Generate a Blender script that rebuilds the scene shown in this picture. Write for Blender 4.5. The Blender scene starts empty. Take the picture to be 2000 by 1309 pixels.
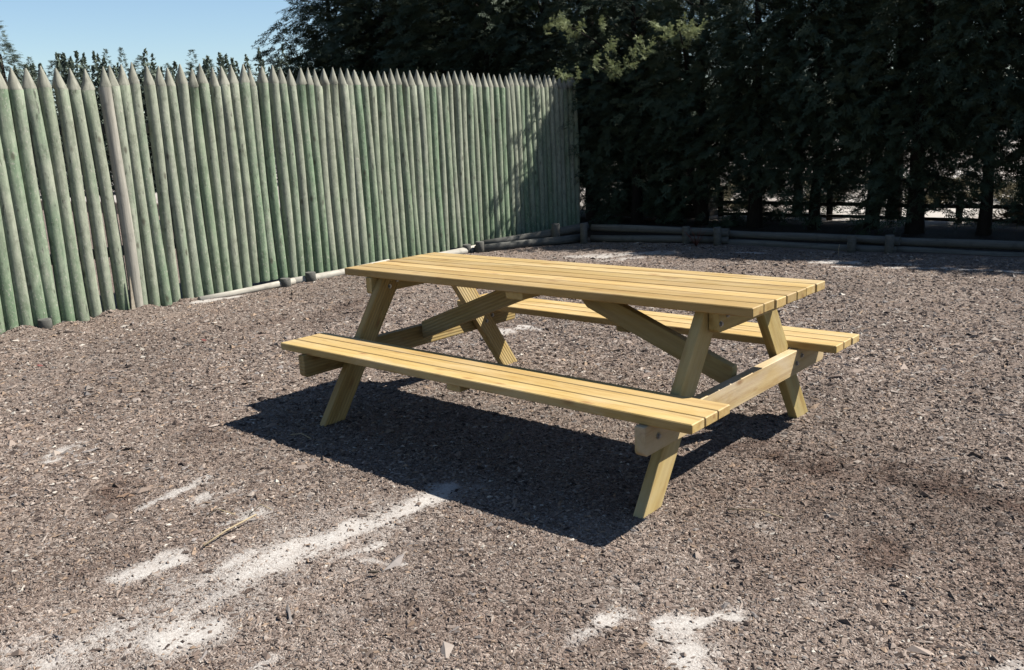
import bpy, bmesh, math, random
import numpy as np
from mathutils import Vector, Matrix
random.seed(7); rng = np.random.default_rng(11)
S = bpy.context.scene
COL = S.collection
# ------------------------------------------------------------------ camera
CAM = np.array([2.64669, -3.3683, 1.42033]); YAW, PIT, ROL, FPX = 0.71921, -0.22353, -0.04521, 1702.88
cd = bpy.data.cameras.new("camera"); cam = bpy.data.objects.new("camera", cd); COL.objects.link(cam)
fw = Vector((-math.sin(YAW)*math.cos(PIT), math.cos(YAW)*math.cos(PIT), math.sin(PIT)))
rt = Vector((math.cos(YAW), math.sin(YAW), 0)); up = rt.cross(fw)
r2 = rt*math.cos(ROL)+up*math.sin(ROL); u2 = -rt*math.sin(ROL)+up*math.cos(ROL)
cam.matrix_world = Matrix(((r2.x, u2.x, -fw.x, CAM[0]), (r2.y, u2.y, -fw.y, CAM[1]), (r2.z, u2.z, -fw.z, CAM[2]), (0, 0, 0, 1)))
cd.sensor_width = 36; cd.lens = 36*FPX/2000; cd.clip_start = .05; cd.clip_end = 3000
S.camera = cam
# ------------------------------------------------------------------ light
SUN = Vector((.54, .64, 1.0)).normalized()
W = bpy.data.worlds.new("World"); S.world = W; W.use_nodes = True
wn = W.node_tree; wn.nodes.clear()
sky = wn.nodes.new("ShaderNodeTexSky"); sky.sky_type = 'NISHITA'; sky.sun_disc = False
sky.sun_elevation = math.asin(SUN.z); sky.sun_rotation = math.atan2(SUN.x, SUN.y)
sky.air_density = 1.15; sky.dust_density = 0.2; sky.ozone_density = 4.0; sky.altitude = 100
bg = wn.nodes.new("ShaderNodeBackground"); bg.inputs[1].default_value = SKY_STRENGTH = 0.05
wo = wn.nodes.new("ShaderNodeOutputWorld")
wn.links.new(sky.outputs[0], bg.inputs[0]); wn.links.new(bg.outputs[0], wo.inputs[0])
sl = bpy.data.lights.new("sun", 'SUN'); sl.energy = 5.0; sl.angle = math.radians(.5); sl.color = (1, .955, .88)
so = bpy.data.objects.new("sun", sl); COL.objects.link(so); so.rotation_euler = SUN.to_track_quat('Z', 'Y').to_euler(); so.location = (5, 6, 12)
S.view_settings.view_transform = 'Standard'; S.view_settings.look = 'None'
S.view_settings.exposure = 1.5; S.view_settings.gamma = 1; S.view_settings.use_curve_mapping = False

# ------------------------------------------------------------------ helpers
def tag(o, label=None, cat=None, group=None, kind=None):
    for k, v in (('label', label), ('category', cat), ('group', group), ('kind', kind)):
        if v: o[k] = v
    return o
def empty(name, loc=(0, 0, 0), **kw):
    o = bpy.data.objects.new(name, None); COL.objects.link(o); o.location = loc; o.empty_display_size = .1
    return tag(o, **kw)
def link(name, me, parent=None, mw=None):
    o = bpy.data.objects.new(name, me); COL.objects.link(o)
    if parent: o.parent = parent
    if mw is not None: o.matrix_basis = mw
    return o
def np_mesh(name, V, F, mats, smooth=False, midx=None, attrs=None):
    """V (n,3); F (m,k) constant k"""
    V = np.asarray(V, np.float32); F = np.asarray(F, np.int32); k = F.shape[1]
    me = bpy.data.meshes.new(name)
    me.vertices.add(len(V)); me.vertices.foreach_set('co', V.ravel())
    me.loops.add(F.size); me.loops.foreach_set('vertex_index', F.ravel())
    me.polygons.add(len(F)); me.polygons.foreach_set('loop_start', np.arange(0, F.size, k, dtype=np.int32))
    if midx is not None: me.polygons.foreach_set('material_index', np.asarray(midx, np.int32))
    me.polygons.foreach_set('use_smooth', np.full(len(F), smooth))
    for m in mats: me.materials.append(m)
    for an, (dom, typ, data) in (attrs or {}).items():
        a = me.attributes.new(an, typ, dom)
        a.data.foreach_set('color' if 'COLOR' in typ else 'value', np.asarray(data, np.float32).ravel())
    me.update(calc_edges=True)
    return me
def bm_mesh(name, bm, mat, smooth=False):
    me = bpy.data.meshes.new(name); bm.to_mesh(me); bm.free()
    for m in (mat if isinstance(mat, (list, tuple)) else [mat]): me.materials.append(m)
    if smooth:
        for p in me.polygons: p.use_smooth = True
    return me
def prism(name, pts, th, mat, bevel=.003, seg=1):
    """polygon pts (a,b) in local XY, thickness th along local Z (centred)"""
    bm = bmesh.new()
    lo = [bm.verts.new((a, b, -th/2)) for a, b in pts]; hi = [bm.verts.new((a, b, th/2)) for a, b in pts]
    n = len(pts)
    bm.faces.new(lo[::-1]); bm.faces.new(hi)
    for i in range(n): bm.faces.new((lo[i], lo[(i+1) % n], hi[(i+1) % n], hi[i]))
    bmesh.ops.recalc_face_normals(bm, faces=bm.faces)
    if bevel: bmesh.ops.bevel(bm, geom=list(bm.edges), offset=bevel, segments=seg, affect='EDGES', profile=.5)
    return bm_mesh(name, bm, mat)
def frame(o, x, y):
    """matrix with origin o, local X along x, local Y along y"""
    x = Vector(x).normalized(); z = x.cross(Vector(y)).normalized(); y = z.cross(x)
    return Matrix(((x.x, y.x, z.x, o[0]), (x.y, y.y, z.y, o[1]), (x.z, y.z, z.z, o[2]), (0, 0, 0, 1)))
def rect(l, w, ch=0, ends='both'):
    h = l/2; k = w/2
    if not ch: return [(-h, -k), (h, -k), (h, k), (-h, k)]
    return [(-h, k), (-h, -k+ch), (-h+ch, -k), (h-ch, -k), (h, -k+ch), (h, k)]
def vnoise(x, y, seed=0):
    x = np.asarray(x, float); y = np.asarray(y, float)
    xi = np.floor(x).astype(np.int64); yi = np.floor(y).astype(np.int64); fx = x-xi; fy = y-yi
    fx = fx*fx*(3-2*fx); fy = fy*fy*(3-2*fy)
    def h(a, b):
        n = (a*374761393+b*668265263+seed*974634777) & 0xffffffff
        n = ((n ^ (n >> 13))*1274126177) & 0xffffffff
        return ((n ^ (n >> 16)) & 0xffff)/65535.
    return (h(xi, yi)*(1-fx)+h(xi+1, yi)*fx)*(1-fy)+(h(xi, yi+1)*(1-fx)+h(xi+1, yi+1)*fx)*fy
def fbm(x, y, seed=0, o=4):
    s = 0; a = .5
    for i in range(o): s = s+a*vnoise(x*2**i, y*2**i, seed+i); a *= .5
    return s
def tube(pts, rad, sides=8, cap=True):
    """returns verts, faces(list) of a tapered tube along pts"""
    V = []; F = []
    pts = [Vector(p) for p in pts]
    a = Vector((.31, .17, .93))
    for i, p in enumerate(pts):
        d = (pts[min(i+1, len(pts)-1)]-pts[max(i-1, 0)]).normalized()
        if abs(d.dot(a)) > .95: a = Vector((1, .1, 0))
        u = d.cross(a).normalized(); v = d.cross(u)
        for k in range(sides):
            t = 2*math.pi*k/sides; V.append(p+(u*math.cos(t)+v*math.sin(t))*rad[i])
    for i in range(len(pts)-1):
        for k in range(sides):
            F.append((i*sides+k, i*sides+(k+1) % sides, (i+1)*sides+(k+1) % sides, (i+1)*sides+k))
    if cap: F.append(tuple(range(sides))[::-1]); F.append(tuple((len(pts)-1)*sides+k for k in range(sides)))
    return V, F
def tubes_mesh(name, tl, mat, smooth=True):
    bm = bmesh.new()
    for pts, rad, s in tl:
        V, F = tube(pts, rad, s); vs = [bm.verts.new(v) for v in V]
        for f in F:
            bm.faces.new([vs[i] for i in f])
    bmesh.ops.recalc_face_normals(bm, faces=bm.faces)
    me = bm_mesh(name, bm, mat, False)
    for p in me.polygons: p.use_smooth = smooth and len(p.vertices) == 4
    return me

# ------------------------------------------------------------------ materials
def g3(v): return (v, v, v)
class NT:
    def __init__(s, name, rough=.8, spec=.3):
        s.m = bpy.data.materials.new(name); s.m.use_nodes = True; s.n = s.m.node_tree.nodes; s.l = s.m.node_tree.links
        s.p = s.n['Principled BSDF']; s.p.inputs['Roughness'].default_value = rough; s.p.inputs['Specular IOR Level'].default_value = spec
    def add(s, t, ins=None, **kw):
        n = s.n.new('ShaderNode'+t)
        for k, v in kw.items(): setattr(n, k, v)
        for k, v in (ins or {}).items(): s.set(n.inputs[k], v)
        return n
    def set(s, sock, v):
        if isinstance(v, bpy.types.NodeSocket): s.l.new(v, sock)
        else: sock.default_value = v
    def pos(s, kind='Object'): return s.add('TexCoord').outputs[kind]
    def map(s, v, scale=(1, 1, 1), loc=(0, 0, 0)):
        return s.add('Mapping', {'Vector': v, 'Scale': scale, 'Location': loc}).outputs[0]
    def noise(s, v, sc, det=4, rough=.55, dist=0): return s.add('TexNoise', {'Vector': v, 'Scale': sc, 'Detail': det, 'Roughness': rough, 'Distortion': dist}).outputs[0]
    def ramp(s, f, stops, interp='LINEAR'):
        r = s.add('ValToRGB', {'Fac': f}); r.color_ramp.interpolation = interp; e = r.color_ramp.elements
        while len(e) < len(stops): e.new(.5)
        for k, (p, c) in enumerate(stops):
            e[k].position = p; e[k].color = (*c, 1) if len(c) == 3 else c
        return r.outputs[0]
    def mix(s, f, a, b, mode='MIX'):
        m = s.add('Mix', data_type='RGBA', blend_type=mode)
        s.set(m.inputs[0], f); s.set(m.inputs[6], a if isinstance(a, bpy.types.NodeSocket) else (*a, 1)); s.set(m.inputs[7], b if isinstance(b, bpy.types.NodeSocket) else (*b, 1))
        return m.outputs[2]
    def math(s, op, a, b=0, c=0, clamp=False):
        m = s.add('Math', operation=op, use_clamp=clamp); s.set(m.inputs[0], a); s.set(m.inputs[1], b); s.set(m.inputs[2], c); return m.outputs[0]
    def bump(s, h, st, d):
        b = s.add('Bump', {'Height': h, 'Strength': st, 'Distance': d}); return b.outputs[0]
    def done(s, col, nrm=None, k=.45):
        if isinstance(col, bpy.types.NodeSocket): col = s.mix(1., col, g3(k), 'MULTIPLY')   # to real-world albedo
        s.set(s.p.inputs['Base Color'], col if isinstance(col, bpy.types.NodeSocket) else (*col, 1))
        if nrm is not None: s.set(s.p.inputs['Normal'], nrm)
        return s.m

def pine(name, tint=(1, 1, 1), ribbed=False, green=.25):
    t = NT(name, .62, .3); P = t.pos(); rnd = t.add('ObjectInfo').outputs['Random']
    off = t.add('CombineXYZ', {0: t.math('MULTIPLY', rnd, 37.), 1: t.math('MULTIPLY', rnd, 91.), 2: t.math('MULTIPLY', rnd, 13.)}).outputs[0]
    Q = t.add('VectorMath', {0: P, 1: off}, operation='ADD').outputs[0]
    gr = t.noise(t.map(Q, (2.2, 34, 34)), 1, 5, .6, .4)
    big = t.noise(t.map(Q, (2.0, 6, 6)), 1, 4, .6, .8)
    fine = t.noise(t.map(Q, (26, 260, 260)), 1, 2, .5)
    a = tuple(x*y for x, y in zip((.61, .425, .150), tint)); b = tuple(x*y for x, y in zip((.72, .525, .215), tint)); c = tuple(x*y for x, y in zip((.42, .25, .07), tint))
    col = t.ramp(gr, [(.28, c), (.5, a), (.72, b)])
    col = t.mix(t.ramp(big, [(.42, g3(0)), (.7, g3(.55))]), col, tuple(x*y for x, y in zip((.74, .60, .35), tint)))
    col = t.mix(t.ramp(t.noise(t.map(Q, (3, 9, 9)), 1, 3), [(.6, g3(0)), (.8, g3(green))]), col, (.36, .40, .17))
    # knots
    vo = t.add('TexVoronoi', {'Vector': t.map(Q, (4.5, 13, 13)), 'Scale': 1.0, 'Randomness': 1.0})
    kn = t.ramp(vo.outputs['Distance'], [(.05, g3(1)), (.13, g3(.45)), (.2, g3(0))])
    col = t.mix(t.math('MULTIPLY', kn, .7), col, (.30, .12, .035))
    col = t.mix(t.ramp(t.noise(t.map(Q, (1.3, 5, 5)), 1, 5, .7, 1.), [(.54, g3(0)), (.70, g3(.5))]), col, (.74, .62, .40))
    col = t.mix(t.ramp(rnd, [(0, g3(0)), (1, g3(.22))]), col, (.66, .40, .15))
    r2_ = t.math('FRACT', t.math('MULTIPLY', rnd, 7.7)); col = t.mix(1., col, t.ramp(r2_, [(0, (.78, .75, .70)), (.5, (.98, .96, .94)), (1, (1.10, 1.08, 1.05))]), 'MULTIPLY')
    col = t.mix(.35, col, t.mix(fine, g3(.55), g3(1.25)), 'MULTIPLY')
    h = t.math('ADD', t.math('MULTIPLY', gr, .6), t.math('MULTIPLY', fine, .4))
    n = t.bump(h, .5, .0018)
    if ribbed:
        sx = t.add('SeparateXYZ', {0: P})
        w = t.math('SINE', t.math('MULTIPLY', sx.outputs[1], 2*math.pi/.0175))
        col = t.mix(t.ramp(w, [(.0, g3(.28)), (.25, g3(0))]), col, tuple(x*.35 for x in a))
        b2 = t.add('Bump', {'Height': w, 'Strength': .6, 'Distance': .0012, 'Normal': n}); n = b2.outputs[0]
    return t.done(col, n)
M = {}
M['pine'] = pine('treated_pine'); M['pine_rib'] = pine('ribbed_pine', (.98, 1.0, 1.0), True, .4)
M['pine_pale'] = pine('pale_cream_pine', (1.34, 1.46, 2.1), False, .2); M['pine_frame'] = pine('frame_pine', (.95, 1.03, 1.05), False, .6)  # first one is a lighter, creamier tint for the right seat beam
def bolt_mat():
    t = NT('galvanised_steel', .35, .5); t.p.inputs['Metallic'].default_value = .9
    return t.done(t.ramp(t.noise(t.pos(), 300), [(.3, g3(.45)), (.7, g3(.7))]))
M['bolt'] = bolt_mat()

def post_mat():
    t = NT('weathered_green_post', .9, .15); P = t.pos(); rnd = t.add('ObjectInfo').outputs['Random']
    off = t.add('CombineXYZ', {0: t.math('MULTIPLY', rnd, 57.), 1: t.math('MULTIPLY', rnd, 31.), 2: t.math('MULTIPLY', rnd, 83.)}).outputs[0]
    Q = t.add('VectorMath', {0: P, 1: off}, operation='ADD').outputs[0]
    gr = t.noise(t.map(Q, (30, 30, 2.4)), 1, 5, .65, .3)
    big = t.noise(t.map(Q, (3, 3, 1.1)), 1, 4, .6, .5)
    sp = t.noise(t.map(Q, (1, 1, .6)), 60, 3, .7); mo = t.noise(t.map(Q, (1, 1, .7)), 13, 5, .7, .6)
    z = t.add('SeparateXYZ', {0: P}).outputs[2]
    grey = t.ramp(gr, [(.3, (.36, .365, .30)), (.7, (.575, .575, .48))])
    green = t.ramp(gr, [(.3, (.155, .255, .155)), (.7, (.32, .43, .28))])
    f = t.math('ADD', t.math('MULTIPLY', rnd, .9), t.math('MULTIPLY', t.math('SUBTRACT', big, .5), 2.6))
    f = t.math('SUBTRACT', f, t.math('MULTIPLY', z, .11))
    col = t.mix(t.ramp(f, [(-.1, g3(.30)), (.75, g3(.92))]), grey, green)
    rnd2 = t.math('FRACT', t.math('MULTIPLY', rnd, 17.3))
    col = t.mix(t.ramp(rnd2, [(0, g3(0)), (1, g3(.45))]), col, t.mix(.5, col, (.33, .35, .24)))
    col = t.mix(.75, col, t.ramp(mo, [(.30, (.60, .60, .56)), (.5, (.98, .98, .97)), (.72, (1.28, 1.26, 1.22))]), 'MULTIPLY')
    # darker green towards the ground, pale scuffs, dark checks
    col = t.mix(t.math('MULTIPLY', t.ramp(z, [(.0, g3(.5)), (.5, g3(0))]), big), col, (.10, .19, .09))
    col = t.mix(t.ramp(sp, [(.56, g3(0)), (.70, g3(.75))]), col, (.60, .57, .49))
    col = t.mix(t.ramp(t.noise(t.map(Q, (1, 1, .25)), 34, 3), [(.28, g3(.7)), (.38, g3(0))]), col, (.07, .07, .055))
    # knot rings
    vo = t.add('TexVoronoi', {'Vector': t.map(Q, (7, 7, 3.5)), 'Scale': 1.0})
    col = t.mix(t.ramp(vo.outputs['Distance'], [(.06, g3(.7)), (.15, g3(0))]), col, (.09, .075, .055))
    return t.done(col, t.bump(t.math('ADD', gr, t.math('MULTIPLY', sp, .5)), .6, .004))
M['post'] = post_mat()
def bare_mat(name, a, b, sc=(40, 40, 3)):
    t = NT(name, .9, .15); P = t.pos(); rnd = t.add('ObjectInfo').outputs['Random']
    Q = t.add('VectorMath', {0: P, 1: t.math('MULTIPLY', rnd, 40.)}, operation='ADD').outputs[0]
    gr = t.noise(t.map(Q, sc), 1, 5, .65, .3)
    col = t.ramp(gr, [(.28, a), (.72, b)])
    col = t.mix(t.ramp(t.noise(Q, 9, 3), [(.55, g3(0)), (.75, g3(.5))]), col, tuple(x*.5 for x in a))
    return t.done(col, t.bump(gr, .6, .003))
M['tip'] = bare_mat('bare_sharpened_wood', (.27, .27, .215), (.47, .465, .385))
M['grey_post'] = bare_mat('bare_grey_post', (.34, .325, .275), (.62, .585, .50))
M['split'] = bare_mat('split_pale_wood', (.42, .36, .27), (.66, .58, .46))
M['log'] = bare_mat('shaded_edging_log', (.10, .10, .09), (.21, .205, .185), (3, 40, 40))  # log colour darkened to carry the shade under the conifers
M['log_lit'] = bare_mat('sunlit_edging_log', (.42, .39, .33), (.66, .62, .54), (3, 40, 40))  # light copy of the log colour, sunlight painted in
M['rail'] = bare_mat('dark_rail_wood', (.05, .042, .032), (.11, .09, .07), (3, 40, 40))
M['bark'] = bare_mat('dark_conifer_bark', (.025, .02, .017), (.055, .042, .034), (30, 30, 6))
def leaf(name, a, b, tr=.25):
    t = NT(name, .7, .2); r = t.add('ObjectInfo').outputs['Random']; n = t.noise(t.pos(), 5, 3)
    n2 = t.noise(t.pos(), 60, 1)
    col = t.mix(t.math('ADD', t.math('MULTIPLY', n, .6), t.math('MULTIPLY', n2, .5)), a, b)
    col = t.mix(t.math('MULTIPLY', r, .3), col, tuple(x*.7 for x in a))
    col = t.mix(1., col, g3(.70), 'MULTIPLY'); t.done(col, k=1.); d = t.add('BsdfTranslucent', {'Color': col}); m = t.add('MixShader', {0: tr, 1: t.p.outputs[0], 2: d.outputs[0]})
    t.l.new(m.outputs[0], t.n['Material Output'].inputs[0]); return t.m
M['leaf'] = leaf('cypress_foliage', (.035, .052, .033), (.075, .10, .055), .15)
M['leaf_lit'] = leaf('sunlit_young_foliage', (.15, .18, .075), (.27, .30, .15), .3)  # young growth green, brightened in colour for the sun on the boughs
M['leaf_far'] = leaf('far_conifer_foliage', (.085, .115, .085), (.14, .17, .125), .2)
M['leaf_dry'] = leaf('dry_brown_foliage', (.13, .115, .07), (.26, .23, .15), .2)
def flat(name, c, r=.8): t = NT(name, r, .2); n = t.noise(t.pos(), 50); return t.done(t.mix(n, tuple(x*.7 for x in c), c))
M['straw'] = flat('dry_straw', (.55, .44, .28)); M['red'] = flat('red_petal', (.28, .10, .085)); M['red_twig'] = flat('red_brown_twig', (.16, .05, .035))
# ------------------------------------------------------------------ ground: bare sand and dark mulch strokes (world metres): path, half width, strength
SAND= [([(.12,-1.45),(.17,-1.8),(.12,-2.3),(.18,-2.75)],.15,.50),([(-.1,-2.2),(-.05,-2.7)],.12,.42),([(.55,-1.75),(.6,-2.1)],.12,.33),([(0.17,-1.0),(0.18,-1.22),(0.15,-1.41),(0.13,-1.59)],0.038,1.0),([(0.13,-1.59),(0.09,-1.74),(0.07,-1.9)],0.056,0.9),([(0.07,-1.9),(0.1,-2.07),(0.1,-2.2),(0.12,-2.4)],0.057,0.75),([(0.12,-2.4),(0.12,-2.57),(0.11,-2.66)],0.053,0.6),([(0.06,-1.69),(0.09,-1.86),(0.16,-2.07),(0.21,-2.22)],0.076,0.45),([(0.29,-1.67),(0.21,-1.82),(0.21,-1.95)],0.062,0.5),([(0.26,-2.28),(0.31,-2.21)],0.052,0.95),([(-0.19,-2.19),(-0.22,-2.1),(-0.23,-2.02)],0.031,1.1),([(-0.75,-1.86),(-0.8,-1.71),(-0.79,-1.55)],0.018,1.0),([(-0.61,-1.68),(-0.6,-1.55)],0.018,0.8),([(-1.64,-1.88),(-1.77,-1.76),(-1.79,-1.65)],0.017,0.9),([(-0.35,-1.62),(-0.27,-1.62)],0.035,0.7),([(-0.33,-1.75),(-0.29,-1.64)],0.011,0.8),([(0.25,-1.66),(0.35,-1.48)],0.019,0.85),([(0.37,-1.64),(0.48,-1.57)],0.009,0.8),([(0.36,-1.86),(0.51,-1.69)],0.04,0.35),([(-0.0,-2.59),(0.09,-2.57)],0.06,0.7),([(-0.13,-2.5),(-0.08,-2.38)],0.03,0.5),([(0.47,-2.14),(0.54,-2.12)],0.049,0.35),([(0.64,-2.22),(0.62,-2.17)],0.016,0.8),([(1.28,-1.42),(1.31,-1.37)],0.023,0.9),([(1.2,-1.27),(1.22,-1.24)],0.029,0.55),([(1.27,-1.56),(1.29,-1.53)],0.016,0.7),([(1.45,-1.35),(1.53,-1.42),(1.6,-1.51)],0.033,0.95),([(1.5,-1.33),(1.53,-1.23),(1.57,-1.17)],0.016,1.1),([(1.53,-1.18),(1.56,-1.19)],0.021,0.9),([(1.63,-1.44),(1.7,-1.45)],0.015,0.7),([(2.24,-1.0),(2.27,-0.96)],0.011,0.9),([(1.7,-1.0),(1.72,-1.01)],0.017,0.5),([(1.38,-0.6),(1.39,-0.58)],0.024,0.5),([(-3.53,4.96),(-3.21,5.23),(-2.74,5.61)],0.085,0.8),([(-3.08,4.83),(-2.84,5.11)],0.057,0.8),([(-0.86,5.57),(-0.6,5.72)],0.059,1.1),([(-0.58,5.38),(-0.46,5.4)],0.028,1.0),([(-1.97,5.92),(-1.63,6.01)],0.028,0.9),([(-0.13,5.47),(0.35,5.68),(1.0,5.67)],0.027,0.8),([(-0.3,5.77),(-0.01,5.78)],0.024,0.7),([(-1.61,1.62),(-1.46,1.6)],0.04,1.0),([(-1.7,1.43),(-1.59,1.39)],0.04,0.9),([(-2.34,0.51),(-2.32,0.59)],0.026,0.5),([(0.23,-1.03),(0.26,-0.85)],0.023,0.5),([(0.54,-1.3),(0.57,-1.25)],0.015,0.4),([(0.28,-0.72),(0.3,-0.71)],0.015,0.4),([(-5.09,0.86),(-5.02,1.32)],0.029,0.9),([(-5.0,5.19),(-4.64,5.66)],0.05,0.7)]
DARK= [([(1.0,0.18),(1.21,0.13),(1.42,0.12),(1.6,0.18),(1.81,0.16),(2.11,0.03)],0.065,0.8),([(1.04,-0.37),(1.36,-0.21),(1.66,-0.29)],0.169,0.35),([(1.76,-0.48),(1.81,-0.6)],0.032,0.8),([(-1.08,-1.8),(-0.85,-1.9)],0.041,0.9),([(-1.44,-1.22),(-1.23,-1.18)],0.041,0.6),([(-3.28,0.94),(-3.5,1.45),(-3.52,1.7)],0.101,0.5),([(2.09,-0.46),(2.15,-0.54)],0.042,0.6),([(1.88,-0.08),(2.21,-0.64)],0.087,0.4),([(0.67,-1.85),(0.99,-1.54)],0.08,0.25),([(-3.57,0.44),(-3.62,0.88)],0.061,0.35),([(-0.37,-2.14),(-0.33,-2.25)],0.036,0.5),([(1.32,-0.64),(1.51,-0.83)],0.073,0.35),([(1.14,-1.19),(1.29,-1.54)],0.064,0.15)]
def stroke_mask(x, y, L):
    m = np.zeros_like(x)
    for pl, r, s in L:
        d = np.full_like(x, 1e9); r = max(r, .012)
        for (ax, ay), (bx, by) in zip(pl[:-1], pl[1:]):
            dx, dy = bx-ax, by-ay; t = np.clip(((x-ax)*dx+(y-ay)*dy)/(dx*dx+dy*dy+1e-9), 0, 1)
            d = np.minimum(d, np.hypot(x-ax-t*dx, y-ay-t*dy))
        m = np.maximum(m, s*np.clip(1.6-d/(r*2.05), 0, 1))
    return m
def masks(x, y):
    wx = x+(fbm(x*11, y*11, 5, 4)-.47)*.13; wy = y+(fbm(x*11, y*11, 25, 4)-.47)*.13
    sand = stroke_mask(wx, wy, SAND); dark = stroke_mask(wx, wy, DARK)
    sand = sand*np.clip(.22+1.45*(.6*fbm(x*17+3*y, y*3.2, 140, 4)+.4*fbm(x*9, y*9, 150, 4)), .3, 1.12); dark = dark*np.clip(-.1+2.1*fbm(x*9, y*9, 160, 4), 0, 1.3)
    faint = np.clip((fbm(x*.9+.7*y, y*.5, 40)-.52)*1.8, 0, .30)
    sand = np.maximum(sand, faint*(y < 6))
    # open sandy paddock beyond the trees
    far = np.clip((y-8.7)/.5, 0, 1)*np.clip(.7+(fbm(x*.5, y*.25, 61)-.45)*1.6, .55, 1)
    sand = np.maximum(sand, far*1.1)
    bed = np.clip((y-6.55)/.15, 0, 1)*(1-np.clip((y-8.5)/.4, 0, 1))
    dark = np.maximum(dark, bed*1.9)  # dark bed soil, blackened further to paint in the shade beneath the trees
    return sand, dark
def gz(x, y):
    near = np.clip(1-np.hypot(x, y)/40, 0, 1)
    z = (fbm(x*1.1, y*1.1, 3)-.47)*.05+(fbm(x*6, y*6, 9, 3)-.44)*.016
    flatz = np.exp(-(np.clip(np.abs(x)-1.2, 0, 9)**2+np.clip(np.abs(y)-.9, 0, 9)**2)/.15)
    z = z*near*(1-.7*flatz)+.03*np.clip((y-6.6)/.3, 0, 1)*np.clip(1-(y-9)/3, 0, 1)
    z = z+.018*np.clip((fbm(x*26, y*26, 77, 2)-.38), 0, 1)*near
    z = z+(.022+.02*np.sin(y*7)+.015*np.sin(y*17))*np.exp(-((x+5.24)/.10)**2)*np.clip((1.2-y)*3, 0, 1)
    return z-.006
def axis(lo, hi, step, far, n):
    a = np.arange(lo, hi+1e-6, step); k = np.linspace(0, 1, n+1)[1:]
    ext = step*n*k*.6+(far)*(k**4)
    return np.concatenate([(lo-ext)[::-1], a, hi+ext])
ax = axis(-5.6, 2.6, .021, 900, 46); ay = axis(-3.1, 7.0, .021, 900, 46)
XX, YY = np.meshgrid(ax, ay); nx, ny = len(ax), len(ay)
x = XX.ravel(); y = YY.ravel(); sand, dark = masks(x, y)
V = np.stack([x, y, gz(x, y)], 1)
i = np.arange(ny-1)[:, None]*nx+np.arange(nx-1)[None, :]
F = np.stack([i, i+1, i+nx+1, i+nx], -1).reshape(-1, 4)
def ground_mat():
    t = NT('bark_and_gravel_ground', .95, .15); P = t.pos()
    sa = t.add('Attribute', attribute_name='sand').outputs['Fac']; dk = t.add('Attribute', attribute_name='dark').outputs['Fac']
    Wp = t.add('VectorMath', {0: P, 1: t.add('VectorMath', {0: t.add('TexNoise', {'Vector': P, 'Scale': 45., 'Detail': 2}).outputs['Color'], 1: (.028, .028, 0)}, operation='MULTIPLY').outputs[0]}, operation='ADD').outputs[0]
    def chips(sc, loc):
        v = t.add('TexVoronoi', {'Vector': t.map(Wp, (1, 1.5, 1), loc), 'Scale': sc, 'Randomness': 1.})
        s = t.add('SeparateColor', {0: v.outputs['Color']}); return s.outputs[0], v.outputs['Distance'], s.outputs[1]
    c1, d1, e1 = chips(74, (0, 0, 0)); c2, d2, e2 = chips(125, (3, 7, 0)); c3, d3, e3 = chips(250, (5, 1, 0))
    pal = [(0, (.10, .073, .058)), (.12, (.18, .135, .11)), (.38, (.285, .22, .182)), (.66, (.37, .297, .25)), (.9, (.455, .38, .327)), (1, (.60, .53, .46))]
    a = t.ramp(c1, pal); b = t.ramp(c2, pal); c = t.ramp(c3, pal)
    col = t.mix(t.math('GREATER_THAN', e1, .45), a, b); col = t.mix(t.math('GREATER_THAN', e2, .72), col, c)
    big = t.noise(P, 1.3, 5, .6); col = t.mix(.8, col, t.ramp(big, [(.3, (.66, .63, .62)), (.7, (1.32, 1.31, 1.30))]), 'MULTIPLY')
    wm = t.noise(P, 2.3, 4, .6); col = t.mix(t.ramp(wm, [(.45, g3(0)), (.7, g3(.35))]), col, t.mix(1., col, (1.1, .93, .82), 'MULTIPLY'))
    ed = t.noise(P, 70, 4, .75); e2_ = t.noise(P, 14, 4, .6)
    dm = t.math('MULTIPLY', dk, t.ramp(ed, [(.3, g3(.5)), (.6, g3(1))]))
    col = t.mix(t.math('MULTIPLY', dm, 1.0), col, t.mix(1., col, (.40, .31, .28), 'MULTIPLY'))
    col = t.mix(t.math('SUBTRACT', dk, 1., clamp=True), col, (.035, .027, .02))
    rr = t.math('ADD', t.math('MULTIPLY', e2, .45), t.math('ADD', t.math('MULTIPLY', e3, .2), t.math('MULTIPLY', e2_, .75)))
    rr = t.math('MULTIPLY', rr, .78)
    sm = t.math('SUBTRACT', t.math('MULTIPLY', sa, 1.15), rr)
    sm = t.math('MULTIPLY', t.ramp(t.math('ADD', sm, .5), [(.26, g3(0)), (1., g3(.95))]), t.ramp(sa, [(.02, g3(0)), (.2, g3(1))]))
    sc = t.ramp(t.noise(P, 160, 3, .7), [(.3, (.42, .385, .35)), (.65, (.76, .72, .67))])
    sc = t.mix(t.ramp(e2_, [(.35, g3(.35)), (.6, g3(0))]), sc, t.mix(1., sc, (.62, .56, .52), 'MULTIPLY'))
    col = t.mix(sm, col, sc)
    h = t.math('ADD', t.math('MULTIPLY', c1, .6), t.math('MULTIPLY', c2, .4)); h = t.math('SUBTRACT', h, t.math('MULTIPLY', d2, .9))
    h = t.mix(sm, h, g3(.35))
    return t.done(col, t.bump(h, .8, .012))
M['ground'] = ground_mat()
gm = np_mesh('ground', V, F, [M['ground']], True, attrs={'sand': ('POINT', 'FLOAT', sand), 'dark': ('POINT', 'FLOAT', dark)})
tag(link('ground', gm), kind='structure')

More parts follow.
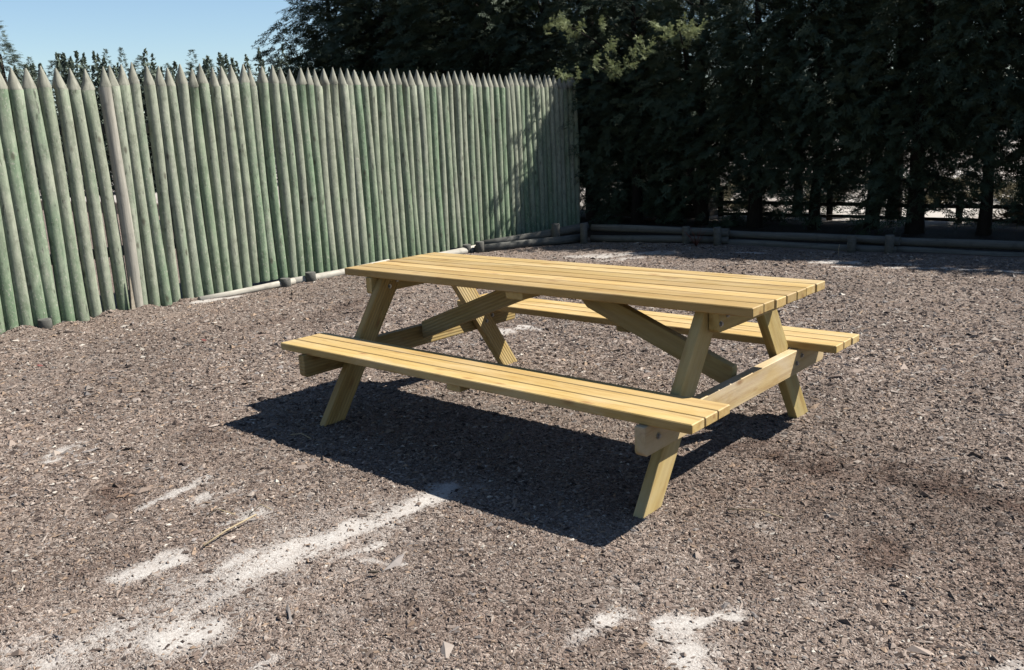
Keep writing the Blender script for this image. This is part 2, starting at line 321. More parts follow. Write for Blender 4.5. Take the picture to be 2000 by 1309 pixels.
# loose chips lying on the ground (stuff)
def chips():
    N = 950000
    X = rng.uniform(-5.3, 2.6, N); Y = rng.uniform(-3.0, 6.4, N)
    d = np.hypot(X-CAM[0], Y-CAM[1])
    s, dk = masks(X, Y)
    pr = np.clip(3.4/d, 0, 1)**1.9*(1-.93*np.clip(s*1.15, 0, 1))*np.clip(.55+fbm(X*2.2, Y*2.2, 90)*.9, 0, 1)
    # keep only what the wide surroundings of the view can see
    a = np.arctan2(-(X-CAM[0])*math.cos(YAW)-(Y-CAM[1])*math.sin(YAW), -(X-CAM[0])*math.sin(YAW)+(Y-CAM[1])*math.cos(YAW))
    k = (rng.random(N) < pr) & (np.abs(a) < .85) & (d > 1.2)
    X, Y, d, dk = X[k], Y[k], d[k], dk[k]; n = len(X)
    L = rng.gamma(3., .0022, n)+.0036; big_ = rng.random(n) < .012; L = np.where(big_, L*2.6, L); L = np.where(rng.random(n) < .06, L*1.7, L); L *= np.clip(d/3.2, 1, 1.9); Wd = L*np.where(big_, rng.uniform(.10, .3, n), rng.uniform(.3, .75, n)); H = L*np.where(big_, .1, rng.uniform(.12, .36, n))
    th = rng.uniform(0, 2*np.pi, n); c, s_ = np.cos(th), np.sin(th)
    Z = gz(X, Y)
    tpl = np.array([(-.5, -.3, -.1), (.5, -.38, .1), (.38, .5, 0), (-.45, .35, .25), (.05, .0, 1.)])
    jit = rng.normal(0, .16, (n, 5, 3)); T = tpl[None]+jit
    lx = T[:, :, 0]*L[:, None]; ly = T[:, :, 1]*Wd[:, None]; lz = T[:, :, 2]*H[:, None]+rng.uniform(-.25, .25, (n, 1))*lx
    Vx = X[:, None]+lx*c[:, None]-ly*s_[:, None]; Vy = Y[:, None]+lx*s_[:, None]+ly*c[:, None]; Vz = Z[:, None]+lz+.001
    V = np.stack([Vx, Vy, Vz], -1).reshape(-1, 3)
    f = np.array([(0, 1, 4), (1, 2, 4), (2, 3, 4), (3, 0, 4)])
    F = (f[None]+(np.arange(n)*5)[:, None, None]).reshape(-1, 3)
    pal = np.array([(.06, .043, .037), (.16, .117, .094), (.245, .183, .148), (.32, .25, .205), (.385, .31, .26), (.41, .295, .21), (.46, .39, .335), (.64, .58, .50), (.29, .258, .24)])
    w = np.array([.08, .14, .20, .20, .16, .06, .09, .02, .05]); idx = rng.choice(9, n, p=w/w.sum())
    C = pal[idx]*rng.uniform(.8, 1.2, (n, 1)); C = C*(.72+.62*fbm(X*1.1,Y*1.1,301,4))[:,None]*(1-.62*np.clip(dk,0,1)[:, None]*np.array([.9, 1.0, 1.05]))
    C4 = np.concatenate([np.clip(C, 0, 1), np.ones((n, 1))], 1); C5 = np.repeat(C4, 5, 0)
    t = NT('loose_chips', .9, .2); col = t.add('Attribute', attribute_name='tone').outputs['Color']
    t.done(t.mix(t.noise(t.pos(), 400, 2), t.mix(1., col, g3(.75), 'MULTIPLY'), col))
    return np_mesh('mulch_chips', V, F, [t.m], False, attrs={'tone': ('POINT', 'FLOAT_COLOR', C5)}), n
cm, nchips = chips(); print('chips', nchips)
tag(link('mulch_chips', cm), 'loose brown and grey bark chips and gravel lying over the yard', 'mulch', kind='stuff')

# ------------------------------------------------------------------ palisade fence
FX = -5.3
fence = empty('palisade_fence', (FX, 3, 0), label='tall palisade of green stained pointed posts running down the left side of the yard', cat='fence')
def post_mesh(kind, seed, mats):
    r0 = random.Random(seed); sides = 14
    zs = [0, .02, .35, .7, 1.05, 1.4, 1.75, 2.02]; V = []; F = []; mi = []
    ph = r0.uniform(0, 6)
    for z in zs:
        ox = .008*math.sin(z*2.3+ph); oy = .009*math.cos(z*1.7+ph)
        r = .0575*(1+.03*math.sin(z*4+ph)-.02*z) * (1 if z > .01 else .96)
        for k in range(sides):
            a = 2*math.pi*k/sides; rr = r*(1+.035*math.sin(2*a+ph)+.02*math.sin(3*a+z+ph))
            V.append((ox+rr*math.cos(a), oy+rr*math.sin(a), z))
    n = len(zs)
    for i in range(n-1):
        for k in range(sides): F.append((i*sides+k, i*sides+(k+1) % sides, (i+1)*sides+(k+1) % sides, (i+1)*sides+k)); mi.append(0)
    # sharpened tip: slightly proud cut edge, faceted cone in two steps
    for z, q in ((2.035, .97), (2.095, .66), (2.155, .33), (2.185+.02*r0.random(), .09)):
        for k in range(sides):
            a = 2*math.pi*(k//2*2+.5 if q < .9 else k)/sides+r0.uniform(-.03, .03); a = 2*math.pi*k/sides
            fac = 1+.07*math.cos(4*a+ph)
            V.append((.0555*q*fac*math.cos(a)+.006*(1-q)*math.sin(ph), .0555*q*fac*math.sin(a)+.006*(1-q)*math.cos(ph), z))
    for i in range(n-1, n+3):
        for k in range(sides): F.append((i*sides+k, i*sides+(k+1) % sides, (i+1)*sides+(k+1) % sides, (i+1)*sides+k)); mi.append(1)
    me = np_mesh('post', V, F, mats, True, midx=mi)
    return me
PM = [post_mesh('p', s, [M['post'], M['tip']]) for s in range(11)]
tipY = [-.48, -.365, -.25, -.13, -.01, .11, .23, .365, .45, .56, .67, .78, .905, 1.02, 1.12, 1.23, 1.35, 1.46, 1.57, 1.67, 1.78, 1.90, 2.01, 2.135, 2.25, 2.365, 2.475, 2.59, 2.69, 2.80, 2.91, 3.03, 3.13, 3.24, 3.35, 3.45]
ys = [-.48-.11*k for k in range(10, 0, -1)]+tipY
while ys[-1] < 7.3: ys.append(ys[-1]+.1085+random.uniform(-.006, .006))
for k, y_ in enumerate(ys):
    if abs(y_-.365) < .001: continue
    z0 = -.04 if y_ < 1.6 else .055 if (1.6 < y_ < 2.1 or y_ > 4.6) else .02
    hgt = 2.165 if y_ < -.3 else 2.17+.012*max(0, y_) if y_ < .3 else min(2.25, 2.20+.012*y_)
    sc = hgt+random.uniform(-.022, .022)-z0
    dia = (random.uniform(.99, 1.1) if y_ < .3 else random.uniform(.92, 1.07))
    lean = random.gauss(0, .0035); yb = y_
    if -.5 < y_ < .25: yb = y_+.04*(y_+.5)/.71; lean = math.atan((yb-y_)/2.2)
    m = Matrix.Translation((random.uniform(-.006, .006), yb-3, z0)) @ Matrix.Rotation(lean, 4, 'X') @ Matrix.Rotation(random.gauss(0, .004), 4, 'Y') @ Matrix.Rotation(random.uniform(0, 6.28), 4, 'Z') @ Matrix.Diagonal((dia, dia, sc/2.2, 1))
    link('post', PM[k*7 % 11], fence, m)
gp = link('post', post_mesh('g', 20, [M['grey_post'], M['tip']]), fence, Matrix.Translation((.035, .378-3, -.02)) @ Matrix.Rotation(.003, 4, 'X') @ Matrix.Rotation(.004, 4, 'Y') @ Matrix.Diagonal((.93, .93, 1.0, 1)))
gp['label'] = 'bare grey post with no green stain, standing proud of the row'
# pale split sliver at the foot of the grey post
gs = prism('splinter', [(0, -.02), (.30, -.004), (.34, .004), (.0, .022)], .014, M['split'], .002)
link('splinter', gs, fence, frame((.085, .315-3, -.01), (0, .02, 1), (0, 1, 0)))
rail = prism('rail', rect(9.0, .09), .045, M['grey_post'], .004)
for z in (.55, 1.65): link('rail', rail, fence, frame((-.088, -.1, z), (0, 1, 0), (0, 0, 1)))

# ------------------------------------------------------------------ log edging
def log_obj(a, b, r, mat, parent, name='log', sides=12):
    a, b = Vector(a), Vector(b); d = b-a; L = d.length; n = max(3, int(L/.35)); ph = random.uniform(0, 6)
    pts = [(L*k/n-L/2, .006*math.sin(k*1.1+ph), .005*math.cos(k*.9+ph)) for k in range(n+1)]
    rad = [r*(1+.04*math.sin(k*1.7+ph)) for k in range(n+1)]
    me = tubes_mesh(name, [(pts, rad, sides)], mat)
    return link(name, me, parent, Matrix.Translation(-Vector(parent.location)) @ frame((a+b)/2, d, Vector((0, 0, 1)).cross(d)))
def stub(x, y, z0, z1, r, parent, mat=None, name='stake'):
    me = tubes_mesh(name, [([(0, 0, 0), (0, 0, z1-z0-.008), (0, 0, z1-z0)], [r, r, r*.9], 12)], mat or M['log'])
    return link(name, me, parent, Matrix.Translation(Vector((x, y, z0))-Vector(parent.location)) @ Matrix.Rotation(random.uniform(-.03, .03), 4, 'X'))
le = empty('log_edging', (-5.1, 3, 0), label='low pale log edging with short stakes along the foot of the green palisade', cat='edging')
log_obj((-5.16, .95, .005), (-5.15, 2.05, .02), .035, M['log_lit'], le)
log_obj((-5.17, 1.95, .01), (-5.16, 3.4, .03), .045, M['log_lit'], le)
log_obj((-5.15, 3.3, .0), (-5.10, 4.9, .025), .05, M['log_lit'], le)
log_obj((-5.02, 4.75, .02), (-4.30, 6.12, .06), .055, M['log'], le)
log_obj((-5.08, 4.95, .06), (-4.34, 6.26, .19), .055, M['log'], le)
for (x_, y_, z_) in ((-5.2, -.47, .075), (-5.12, 1.92, .075), (-5.11, 2.24, .095), (-5.1, 4.68, .10), (-4.97, 4.78, .13), (-4.52, 5.80, .27)):
    stub(x_, y_, -.06, z_, .056, le)
be = empty('log_edging', (-1, 6.6, 0), label='low grey stacked log edging with stakes running along the shaded back under the conifers', cat='edging')
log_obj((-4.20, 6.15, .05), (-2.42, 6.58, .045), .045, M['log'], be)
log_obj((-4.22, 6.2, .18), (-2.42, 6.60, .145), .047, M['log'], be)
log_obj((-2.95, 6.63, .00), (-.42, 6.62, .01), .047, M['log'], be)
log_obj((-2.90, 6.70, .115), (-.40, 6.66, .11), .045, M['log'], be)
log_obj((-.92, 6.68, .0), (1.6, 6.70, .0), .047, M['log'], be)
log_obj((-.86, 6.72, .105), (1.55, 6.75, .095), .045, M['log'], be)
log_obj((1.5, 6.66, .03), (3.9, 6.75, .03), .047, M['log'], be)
for (x_, y_, z_) in ((-4.20, 5.98, .285), (-2.93, 6.44, .235), (-2.50, 6.45, .24), (-.86, 6.48, .20), (-.46, 6.50, .215), (1.3, 6.58, .2)):
    stub(x_, y_, -.08, z_-.02, .048, be)

# ------------------------------------------------------------------ picnic table
tb = empty('picnic_table', (0, 0, 0), label='new yellow pine picnic table with attached plank benches on the bark chips', cat='picnic table')
HL = 1.2145
plank_me = [prism('plank', rect(2*HL, .0942), .038, M['pine'], .0035) for _ in range(3)]
for k in range(7):
    y_ = -.3005+k*.1002
    link('plank', plank_me[k % 3], tb, Matrix.Translation((random.uniform(-.003, .003), y_, .731+random.uniform(-.0008, .0008))))
seat_me = prism('seat_plank', rect(2*HL, .0908), .037, M['pine'], .0035)
for s in (-1, 1):
    for k in range(3):
        link('seat_plank', seat_me, tb, Matrix.Translation((random.uniform(-.003, .003), s*(.5685+k*.0965), .4005)))
# legs: broad face in the YZ plane, horizontal foot and head cuts
def leg_local(s):
    w = [(-.782, -.01), (-.645, -.01), (-.160, .709), (-.302, .709)]
    o = Vector((0, -.47, .35)); d = Vector((0, .48, .72)).normalized(); b = Vector((0, d.z, -d.y))
    pts = []
    for y_, z_ in w:
        v = Vector((0, y_, z_))-o; pts.append((v.dot(d), v.dot(b)))
    return o, d, b, pts
o_, d_, b_, pts_ = leg_local(-1)
for sx in (-1, 1):
    for sy in (-1, 1):
        mat = M['pine_rib'] if (sx < 0) else M['pine_frame']
        me = prism('leg', pts_ , .045, mat, .003)
        F_ = lambda v: Vector((0, v.y*(-sy), v.z))
        oo = F_(o_); oo.x = sx*.966
        link('leg', me, tb, frame(oo, F_(d_), F_(b_)))
for sx in (-1, 1):
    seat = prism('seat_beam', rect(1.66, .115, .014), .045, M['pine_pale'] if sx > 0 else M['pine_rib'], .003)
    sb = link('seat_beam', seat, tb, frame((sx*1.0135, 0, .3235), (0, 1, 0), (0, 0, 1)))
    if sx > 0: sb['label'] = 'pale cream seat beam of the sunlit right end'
    cr = prism('crossmember', rect(.70 if sx < 0 else .63, .092, .012), .045, M['pine_frame'], .003)
    link('crossmember', cr, tb, frame((sx*1.0135, 0 if sx < 0 else .035, .665), (0, 1, 0), (0, 0, 1)))
    # brace from the seat beam up to the middle of the table top
    a = Vector((sx*.985, 0, .352)); e = Vector((sx*.17, 0, .668)); dd = (e-a)
    L = dd.length; sl_ = math.atan2(dd.z, abs(dd.x)); w2 = .049
    cut = w2*2/math.tan(sl_)
    pts = [(-L/2-.0+.0, -w2), (L/2-.02+cut*.0, -w2), (L/2+.10, w2-.0), (-L/2+.04, w2)]
    # head cut horizontal under the top: keep upper corner below z=.709
    pts = [(-L/2, -w2), (L/2-.055, -w2), (L/2+.058, w2*.12), (L/2-.02, w2), (-L/2+.035, w2)]
    br = prism('brace', pts, .045, M['pine_rib' if sx < 0 else 'pine_frame'], .003)
    link('brace', br, tb, frame((a+e)/2, dd, (0, 0, 1)))
cl = prism('cleat', rect(.26, .10, .02), .030, M['pine_frame'], .003)
for s in (-1, 1): link('cleat', cl, tb, frame((.03, s*.665, .366), (0, 1, 0), (1, 0, 0)))
link('cleat', prism('cleat', rect(.66, .12, .02), .035, M['pine_frame'], .003), tb, frame((.0, 0, .6935), (0, 1, 0), (1, 0, 0)))
def bolt_mesh():
    bm = bmesh.new()
    for r, z0, z1, n in ((.0125, 0, .0025, 16), (.0085, .0025, .0085, 6)):
        a = [bm.verts.new((r*math.cos(2*math.pi*k/n), r*math.sin(2*math.pi*k/n), z0)) for k in range(n)]
        b = [bm.verts.new((v.co.x, v.co.y, z1)) for v in a]
        bm.faces.new(b)
        for k in range(n): bm.faces.new((a[k], a[(k+1) % n], b[(k+1) % n], b[k]))
    bmesh.ops.recalc_face_normals(bm, faces=bm.faces)
    return bm_mesh('bolt', bm, M['bolt'])
bm_ = bolt_mesh()
for sx in (-1, 1):
    for sy in (-1, 1):
        for (y_, z_) in ((.262, .655), (.205, .683), (.50, .318), (.555, .345)):
            link('bolt', bm_, tb, frame((sx*1.037, sy*y_, z_), (0, sx, 0), (0, 0, 1)))
            link('bolt', bm_, tb, frame((sx*.9425, sy*y_, z_), (0, -sx, 0), (0, 0, 1)))
link('bolt', bm_, tb, frame((1.037, -.74, .325), (0, 1, 0), (0, 0, 1)))

# ------------------------------------------------------------------ conifers
def frond(r_, L):
    """a flat feathery cypress spray along +X (quads as thin diamonds): verts, quads"""
    V = []; Q = []
    def blade(p, d, l, w):
        n = np.array([-d[1], d[0], 0.]); b = len(V)
        V.extend([p, p+d*l*.45+n*w/2, p+d*l, p+d*l*.45-n*w/2]); Q.append((b, b+1, b+2, b+3))
    X = np.array([1., 0, 0]); blade(np.zeros(3), X, L, .013*L/.3)
    n = 6
    for i in range(n):
        t = (i+.6)/n*.9
        for s in (-1, 1):
            an = s*(math.radians(36)+r_.uniform(-.25, .25)); d = np.array([math.cos(an), math.sin(an), r_.uniform(-.35, .15)])
            l = L*(.42-.27*t)*r_.uniform(.75, 1.25); p = X*L*(t+r_.uniform(-.04, .04)); blade(p, d, l, .016*L/.3)
            if l > .28*L:
                for q in (.45,):
                    for s2 in (-1, 1):
                        a2 = an+s2*math.radians(38); d2 = np.array([math.cos(a2), math.sin(a2), r_.uniform(-.4, .1)])
                        blade(p+d*l*q, d2, l*.5*r_.uniform(.7, 1.2), .015*L/.3)
    return np.array(V), np.array(Q)
FR = [frond(random.Random(s), 1.0) for s in range(5)]
def place_fronds(P, D, Ln, roll, r_):
    Vs = []; Qs = []; b = 0
    for k in range(len(P)):
        fv, fq = FR[k % 5]; d = D[k]/np.linalg.norm(D[k]); u = np.array([0, 0, 1.])
        sdir = np.cross(u, d); sdir /= (np.linalg.norm(sdir)+1e-6); nn = np.cross(d, sdir)
        c, s = math.cos(roll[k]), math.sin(roll[k]); s2 = sdir*c+nn*s; n2 = -sdir*s+nn*c
        R = np.stack([d, s2, n2]); v = fv*Ln[k]; v = v@R; v[:, 2] -= .34*(fv[:, 0]**2)*Ln[k]
        Vs.append(v+P[k]); Qs.append(fq+b); b += len(fv)
    return np.concatenate(Vs), np.concatenate(Qs)
def radius_at(t, bottom=.75):
    # t 0 at crown base, 1 at the tip
    return (bottom+(1-bottom)*min(1, t/.22))*(1 if t < .45 else max(0.05, 1-((t-.45)/.55)**1.7))
def crown_mesh(seed, H=4.2, z0=.40, R=1.0, n=3700, L=.225, mat='leaf', name='crown', gaps=True, cone=False):
    r_ = np.random.default_rng(seed); P = []; D = []; Ln = []; ro = []
    ph = r_.uniform(0, 6, 6)
    while len(P) < n:
        t = r_.random()**1.05; th = r_.uniform(0, 2*math.pi)
        if r_.random() > .35+.65*radius_at(t): continue
        lump = .78+.22*math.sin(3*th+ph[0]+4*t)+.16*math.sin(5*th+ph[1]-9*t)+.12*math.sin(2*th+17*t+ph[2])
        zz = z0+t*(H-z0)+(.20*math.sin(2*th+ph[3])+.14*math.sin(5*th+ph[5]))*(1-t)**2
        if gaps and t < .16 and math.sin(4*th+ph[4]) > .1+t*5: continue
        rr = R*((1-t**1.1) if cone else radius_at(t))*lump*(r_.uniform(.22, .95)**.6)
        out = np.array([math.cos(th), math.sin(th), 0])
        droop = r_.uniform(-.35, .55) if t < .8 else r_.uniform(.3, 1.6)
        d = out+np.array([r_.normal(0, .35), r_.normal(0, .35), droop])
        P.append(out*rr+np.array([0, 0, zz])); D.append(d); Ln.append(L*r_.uniform(.6, 1.25)*(.75 if t > .85 else 1)); ro.append(r_.normal(0, .8))
    V, Q = place_fronds(P, D, Ln, ro, r_)
    return np_mesh(name, V, Q, [M[mat]], False)
def trunk_mesh(seed, H=3.8, r=.085, forks=True):
    r_ = random.Random(seed); tl = []
    pts = [(r_.uniform(-.03, .03)*(k > 0), r_.uniform(-.03, .03)*(k > 0), -.1+H*k/8) for k in range(9)]
    tl.append((pts, [r*1.2]+[r*(1-.1*k) for k in range(1, 9)], 9))
    for k in range(15):
        z = r_.uniform(.35, H*.85); a = r_.uniform(0, 6.28); l = r_.uniform(.45, .85)*(1-.5*z/H)
        q = [(math.cos(a)*l*f*.9, math.sin(a)*l*f*.9, z+l*.45*f+(.12*f*f)) for f in (0, .35, .7, 1)]
        tl.append((q, [.024, .018, .011, .005], 5))
    if forks:
        a = r_.uniform(0, 6.28); tl.append(([(0, 0, .05), (.14*math.cos(a), .14*math.sin(a), .5), (.2*math.cos(a), .2*math.sin(a), 1.4), (.22*math.cos(a), .22*math.sin(a), 2.4)], [r*.7, r*.6, r*.5, r*.3], 7))
    return tubes_mesh('trunk', tl, M['bark'])
CR = [crown_mesh(100+s) for s in range(5)]
TR = [trunk_mesh(s, r=.078+.014*(s % 3), forks=s in (1, 4)) for s in range(6)]
num = ['first', 'second', 'third', 'fourth', 'fifth', 'sixth', 'seventh', 'eighth', 'ninth', 'tenth', 'eleventh', 'twelfth']
trees = {}
def tree(x, y, k, s, label, sxy=1.0):
    t = empty('conifer_tree', (x, y, .02), label=label, cat='tree', group='dark conifers closing off the back of the yard')
    m = Matrix.Rotation(random.uniform(0, 6.28), 4, 'Z') @ Matrix.Diagonal((s*sxy, s*sxy, s*1.05, 1))
    dz = -.32 if -5 < x < -3 else -.10*(k % 3)+.05 if x > -3 else 0
    link('crown', CR[k % 5], t, Matrix.Translation((0, 0, dz)) @ m); link('trunk', TR[k % 6], t, m.copy()); return t
right = [(-4.8, 8.2, 1.06), (-3.75, 8.35, 1.04), (-2.82, 8.15, .97), (-1.98, 8.2, .98), (-1.35, 8.55, 1.0), (-.68, 8.15, 1.0), (.08, 8.2, .97), (.85, 8.4, 1.0), (1.7, 8.3, .98), (2.6, 8.4, 1.0), (3.5, 8.4, 1.0)]
for k, (x_, y_, s) in enumerate(right):
    if k < 8: lb = 'dark back row conifer with bare lower trunk, %s tree right of the palisade end' % num[k]
    else: lb = 'dark back row conifer past the right edge, %s right of the palisade end' % num[k]
    trees[k] = tree(x_, y_, k, s, lb, 1.02)
left = [(-5.8, 8.5, 1.08), (-6.9, 8.7, 1.2), (-8.1, 8.6, 1.25), (-9.4, 8.8, 1.3), (-10.7, 8.6, 1.3), (-11.6, 9.0, 1.3), (-12.5, 8.7, 1.2)]
for k, (x_, y_, s) in enumerate(left):
    tree(x_, y_, k+2, s, ('dark conifer rising behind the palisade, %s tree left of its far end' % num[k]) if k < 6 else 'outermost dark conifer with drooping boughs against the blue sky', 1.15)
# second, deeper row that closes the hedge
for k, (x_, y_) in enumerate([(-7.4, 10.1), (-6.1, 9.9), (-5.0, 9.8), (-2.9, 9.8), (1.6, 10.0), (-1.5, 9.9), (.2, 10.0), (-9.0, 10.2), (-10.8, 10.2), (-12.0, 10.4)]):
    t = empty('conifer_tree', (x_, y_, .0), label='half hidden conifer of the deeper row behind the hedge, %s in that row' % num[k], cat='tree', group='half hidden conifers of the second row')
    m = Matrix.Translation((0, 0, -.3 if -8 < x_ < -2.5 else .62+.1*(k % 3))) @ Matrix.Rotation(k*1.3, 4, 'Z') @ Matrix.Diagonal((1.1, 1.1, 1.1, 1))
    link('crown', CR[(k+3) % 5], t, m); link('trunk', TR[k % 6], t, Matrix.Rotation(k*1.3, 4, 'Z') @ Matrix.Diagonal((1, 1, 1.2, 1)))
# light green boughs that reach forward into the sun
def bough(parent, tip, start, n, spread, seed, mat='leaf_lit', L=.17):
    r_ = np.random.default_rng(seed); a = np.array(start, float); b = np.array(tip, float); P = []; D = []; Ln = []; ro = []
    ax_ = b-a
    au = ax_/np.linalg.norm(ax_)
    for j in range(max(5, n//22)):
        f = r_.uniform(.62, 1.0); c = a+ax_*f+r_.normal(0, 1, 3)*np.array([spread*1.2, spread*.6, spread*.35])
        bd = au*.45+np.array([r_.normal(.35, .45), r_.normal(0, .25), r_.uniform(.0, .55)]); bd /= np.linalg.norm(bd); bl = r_.uniform(.16, .34)
        for q in range(22):
            t = q/22; P.append(c+bd*bl*t+r_.normal(0, .012, 3)); D.append(bd+r_.normal(0, .55, 3)*(1-.5*t)); Ln.append(L*(1.1-.6*t)*r_.uniform(.7, 1.2)); ro.append(r_.normal(0, .9))
    loc = np.array(parent.location); V, Q = place_fronds([p-loc for p in P], D, Ln, ro, r_)
    o = link('bough', np_mesh('bough', V, Q, [M[mat]]), parent); o['label'] = 'pale green sunlit bough'
    st = tubes_mesh('branch', [([Vector(a-loc), Vector((a+b)/2-loc)+Vector((0, 0, .04)), Vector(b-loc)], [.018, .012, .004], 6)], M['bark'])
    link('branch', st, parent)
bough(trees[1], (-3.20, 6.72, 2.68), (-3.8, 8.0, 2.2), 330, .12, 1, L=.11)
bough(trees[0], (-3.95, 6.75, 2.50), (-4.6, 8.0, 2.1), 240, .12, 2, L=.11)
bough(trees[0], (-4.45, 6.70, 2.30), (-4.8, 8.0, 2.1), 200, .10, 3, L=.11)
bough(trees[0], (-4.95, 6.62, 2.17), (-5.0, 8.0, 2.1), 150, .08, 4, L=.10)
bough(trees[0], (-5.0, 6.85, 2.88), (-5.0, 8.0, 2.5), 200, .15, 5, L=.12)

# things beyond the hedge
rf = empty('rail_fence', (-1, 9.35, 0), label='dark two rail fence seen through the gaps between the conifer trunks', cat='fence')
for k in range(6):
    xa = -4.0+k*1.75
    log_obj((xa, 9.35, .26), (xa+1.75, 9.35, .255), .028, M['rail'], rf, 'rail', 8)
    log_obj((xa, 9.36, .08), (xa+1.75, 9.36, .08), .024, M['rail'], rf, 'rail', 8)
    stub(xa, 9.42, -.1, .42, .045, rf, M['rail'], 'post')
wb = empty('timber_bin', (-5.05, 9.35, 0), label='dark low timber bin under the trees just right of the palisade end', cat='bin')
for k in range(3):
    link('board', prism('board', rect(1.75, .108), .03, M['rail'], .003), wb, frame((0, -.2, .06+k*.113), (1, 0, 0), (0, 0, 1)))
for s in (-1, 1):
    for k in range(3): link('board', prism('board', rect(.5, .108), .03, M['rail'], .003), wb, frame((s*.86, .07, .06+k*.113), (0, 1, 0), (0, 0, 1)))
# far conifers seen over the palisade
def far_crown(seed):
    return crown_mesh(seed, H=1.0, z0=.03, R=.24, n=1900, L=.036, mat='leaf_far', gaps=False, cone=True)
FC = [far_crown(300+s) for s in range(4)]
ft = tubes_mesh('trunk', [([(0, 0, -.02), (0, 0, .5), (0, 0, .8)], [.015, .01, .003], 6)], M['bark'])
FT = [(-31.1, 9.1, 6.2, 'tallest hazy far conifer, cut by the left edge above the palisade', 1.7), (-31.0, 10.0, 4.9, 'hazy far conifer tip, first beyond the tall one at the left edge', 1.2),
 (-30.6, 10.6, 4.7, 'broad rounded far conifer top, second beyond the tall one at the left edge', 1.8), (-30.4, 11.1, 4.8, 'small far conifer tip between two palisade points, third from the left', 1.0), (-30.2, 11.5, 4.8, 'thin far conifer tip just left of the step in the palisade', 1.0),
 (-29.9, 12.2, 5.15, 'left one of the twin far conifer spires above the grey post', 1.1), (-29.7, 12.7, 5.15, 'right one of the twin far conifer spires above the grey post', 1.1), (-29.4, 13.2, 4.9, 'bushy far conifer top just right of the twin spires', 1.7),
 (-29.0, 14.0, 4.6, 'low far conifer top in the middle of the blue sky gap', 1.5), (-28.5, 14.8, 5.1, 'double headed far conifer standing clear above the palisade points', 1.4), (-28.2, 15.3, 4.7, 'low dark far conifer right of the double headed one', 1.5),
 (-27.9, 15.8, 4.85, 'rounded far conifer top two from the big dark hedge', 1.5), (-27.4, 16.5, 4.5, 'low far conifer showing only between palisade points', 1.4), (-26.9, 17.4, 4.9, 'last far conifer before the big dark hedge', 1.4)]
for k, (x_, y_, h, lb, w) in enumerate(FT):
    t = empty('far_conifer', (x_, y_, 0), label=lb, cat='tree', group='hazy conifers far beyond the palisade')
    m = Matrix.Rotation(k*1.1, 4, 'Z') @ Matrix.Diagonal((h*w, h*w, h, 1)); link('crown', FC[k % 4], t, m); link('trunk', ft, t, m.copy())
# a distant wood that closes the horizon behind the paddock
def far_wood():
    r_ = np.random.default_rng(5); Vs = []; Qs = []; b = 0
    for k in range(230):
        a = math.radians(r_.uniform(-75, 50)); D = r_.uniform(95, 120); h = r_.uniform(3.0, 5.5); w = r_.uniform(1.6, 3.0)
        c = np.array([math.sin(a)*D, math.cos(a)*D, 0])
        n = 70; th = r_.uniform(0, 6.28, n); t = r_.random(n)**.8; rr = w*np.sqrt(1-t**1.6)*r_.uniform(.6, 1, n)
        P = np.stack([np.cos(th)*rr, np.sin(th)*rr, t*h], 1)+c
        for p in P:
            u = r_.normal(0, 1, 3); u /= np.linalg.norm(u); v = np.cross(u, r_.normal(0, 1, 3)); v /= np.linalg.norm(v); s = r_.uniform(.4, .8)
            Vs += [p-u*s, p-v*s*.6, p+u*s, p+v*s*.6]; Qs.append((b, b+1, b+2, b+3)); b += 4
    return np_mesh('far_wood', Vs, Qs, [M['leaf_far']])
tag(link('far_wood', far_wood()), 'distant pale green wood along the horizon behind the paddock', 'wood', kind='stuff')
def far_thicket():
    r_ = np.random.default_rng(15); Vs = []; Qs = []; b = 0
    for k in range(120):
        f = r_.random(); c = np.array([-32.5+f*9.5+r_.normal(0, .8), 8.2+f*14+r_.normal(0, .6), 0]); h = r_.uniform(4.2, 5.05); w = r_.uniform(.45, .8); n = 330
        t = r_.random(n)**.7; rr = w*(1-t**2.2)*r_.uniform(.5, 1.05, n); th = r_.uniform(0, 6.28, n)
        P = np.stack([np.cos(th)*rr, np.sin(th)*rr, t*h], 1)+c
        u = r_.normal(0, 1, (n, 3)); u[:, 2] += .8; u /= np.linalg.norm(u, axis=1)[:, None]; v = np.cross(u, r_.normal(0, 1, (n, 3))); v /= np.linalg.norm(v, axis=1)[:, None]; s = r_.uniform(.05, .11, (n, 1))
        Vs.append(np.stack([P-u*s, P-v*s*.5, P+u*s, P+v*s*.5], 1).reshape(-1, 3)); Qs.append(np.arange(n*4).reshape(-1, 4)+b); b += n*4
    return np_mesh('far_thicket', np.concatenate(Vs), np.concatenate(Qs), [M['leaf_far']])
tag(link('far_thicket', far_thicket()), 'low far thicket of young conifers showing between the palisade points', 'thicket', kind='stuff')
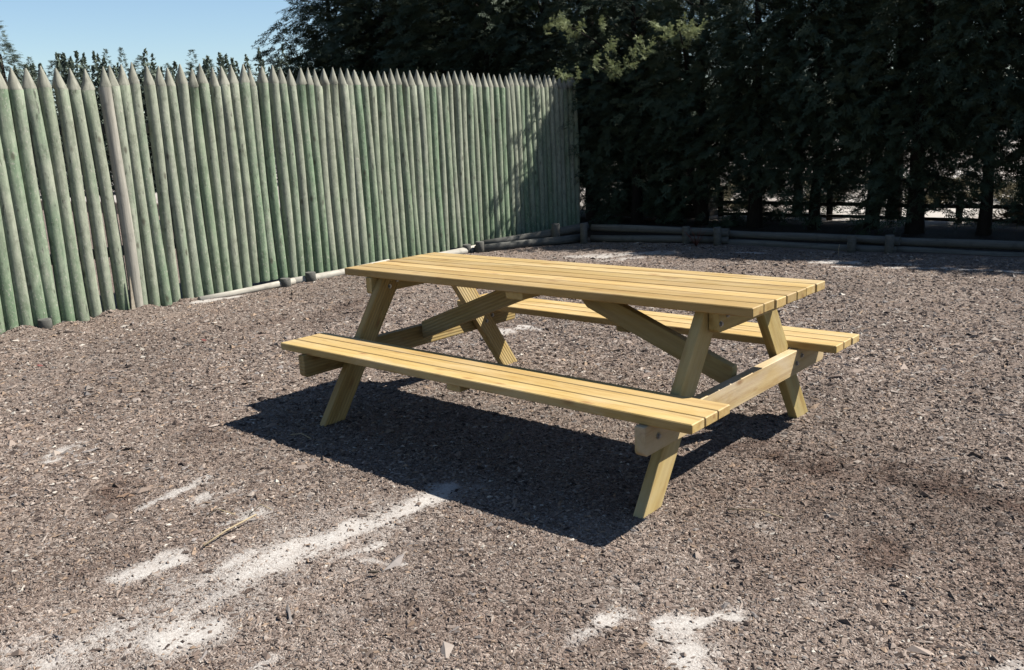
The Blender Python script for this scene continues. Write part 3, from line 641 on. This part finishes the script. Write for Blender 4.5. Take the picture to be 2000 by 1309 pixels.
# dry scrub in the paddock
def scrub_mesh(seed):
    r_ = np.random.default_rng(seed); P = []; D = []; Ln = []; ro = []
    for k in range(70):
        th = r_.uniform(0, 6.28); o = np.array([math.cos(th), math.sin(th), 0]); P.append(o*r_.uniform(0, .2)+np.array([0, 0, r_.uniform(0, .12)])); D.append(o*r_.uniform(.3, 1)+np.array([0, 0, r_.uniform(.4, 1.4)])); Ln.append(r_.uniform(.15, .38)); ro.append(r_.normal(0, .8))
    V, Q = place_fronds(P, D, Ln, ro, r_); return np_mesh('dry_scrub', V, Q, [M['leaf_dry']])
SM = [scrub_mesh(s) for s in range(3)]
scV = []; scQ = []; scn = 0
for k in range(24):
    y_ = 9.9+k*.32+random.uniform(-.2, .2); x_ = -4.2+random.uniform(-2.5, 5.2)-(y_-10)*.35
    sc_ = random.uniform(.7, 1.6); me_ = SM[k % 3]; v_ = np.empty(len(me_.vertices)*3, np.float32); me_.vertices.foreach_get('co', v_)
    scV.append(v_.reshape(-1, 3)*sc_+np.array([x_, y_, -.01])); scQ.append(np.arange(len(v_)//3).reshape(-1, 4)+scn); scn += len(v_)//3
tag(link('dry_scrub', np_mesh('dry_scrub', np.concatenate(scV), np.concatenate(scQ), [M['leaf_dry']])), 'dry brown scrub scattered on the pale sand beyond the conifers', 'scrub', kind='stuff')

# ------------------------------------------------------------------ litter
def rod(name, pts, r, mat, label, cat, group=None):
    c = Vector(pts[0]); me = tubes_mesh(name, [([Vector(p)-c for p in pts], [r]*len(pts), 6)], mat); o = link(name, me); o.location = c; tag(o, label, cat, group); return o
rod('dry_stalk', [(-.18, -1.91, .008), (-.21, -1.80, .016), (-.25, -1.64, .012)], .0035, M['straw'], 'long straw coloured stalk lying on the sand in the left foreground', 'stalk')
rod('dry_stalk', [(-.40, -1.77, .012), (-.36, -1.74, .045), (-.30, -1.70, .02)], .0022, M['straw'], 'thin bent straw stalk lying just left of the longer one', 'stalk')
rod('dry_stalk', [(-.27, -1.66, .012), (-.24, -1.62, .05), (-.20, -1.60, .03)], .002, M['straw'], 'short curled straw stalk at the pale far end of the long one', 'stalk')
rod('dry_stalk', [(-.95, -.98, .012), (-.90, -.95, .02), (-.82, -.955, .012)], .003, M['straw'], 'small pale stalk by the near left table leg', 'stalk')
for (x_, y_, lb) in ((-3.68, -1.11, 'red petal lying on the chips near the left edge'), (-3.36, -.05, 'red petal lying on the chips left of the near bench')):
    o = link('red_petal', prism('red_petal', [(-.02, -.006), (.0, -.012), (.022, .0), (.006, .012), (-.012, .009)], .004, M['red'], .001)); o.location = (x_, y_, .022); o.rotation_euler = (.4, .3, 1); tag(o, lb, 'petal')
wd = []
for k in range(16):
    a = random.uniform(0, 6.28); l = random.uniform(.1, .24); e = random.uniform(.6, 1.3)
    wd.append(([(0, 0, 0), (math.cos(a)*l*.4, math.sin(a)*l*.4, l*e*.6), (math.cos(a)*l*.8, math.sin(a)*l*.8, l*e)], [.004, .003, .0015], 5))
o = link('dead_weed', tubes_mesh('dead_weed', wd, M['red_twig'])); o.location = (-2.68, 6.25, .0); tag(o, 'reddish dead weed sprouting in front of the log edging', 'weed')
rod('thin_stem', [(-.84, 6.05, 0), (-.845, 6.05, .07), (-.84, 6.06, .13)], .003, M['straw'], 'single thin upright stem at the shade edge near the edging', 'stalk')
o = link('dark_bark_piece', prism('dark_bark_piece', [(-.03, -.008), (.02, -.012), (.035, .004), (-.01, .012)], .008, M['rail'], .001)); o.location = (.49, -1.67, .010); o.rotation_euler.z = .6; o.scale = (.6, .6, .6); tag(o, 'dark curled bark piece on the pale sand streak', 'bark')
rod('grass_straw', [(1.22, -.55, .012), (1.33, -.50, .02), (1.42, -.50, .01)], .0022, M['straw'], 'thin straw by the right table end, inside its shadow', 'stalk')
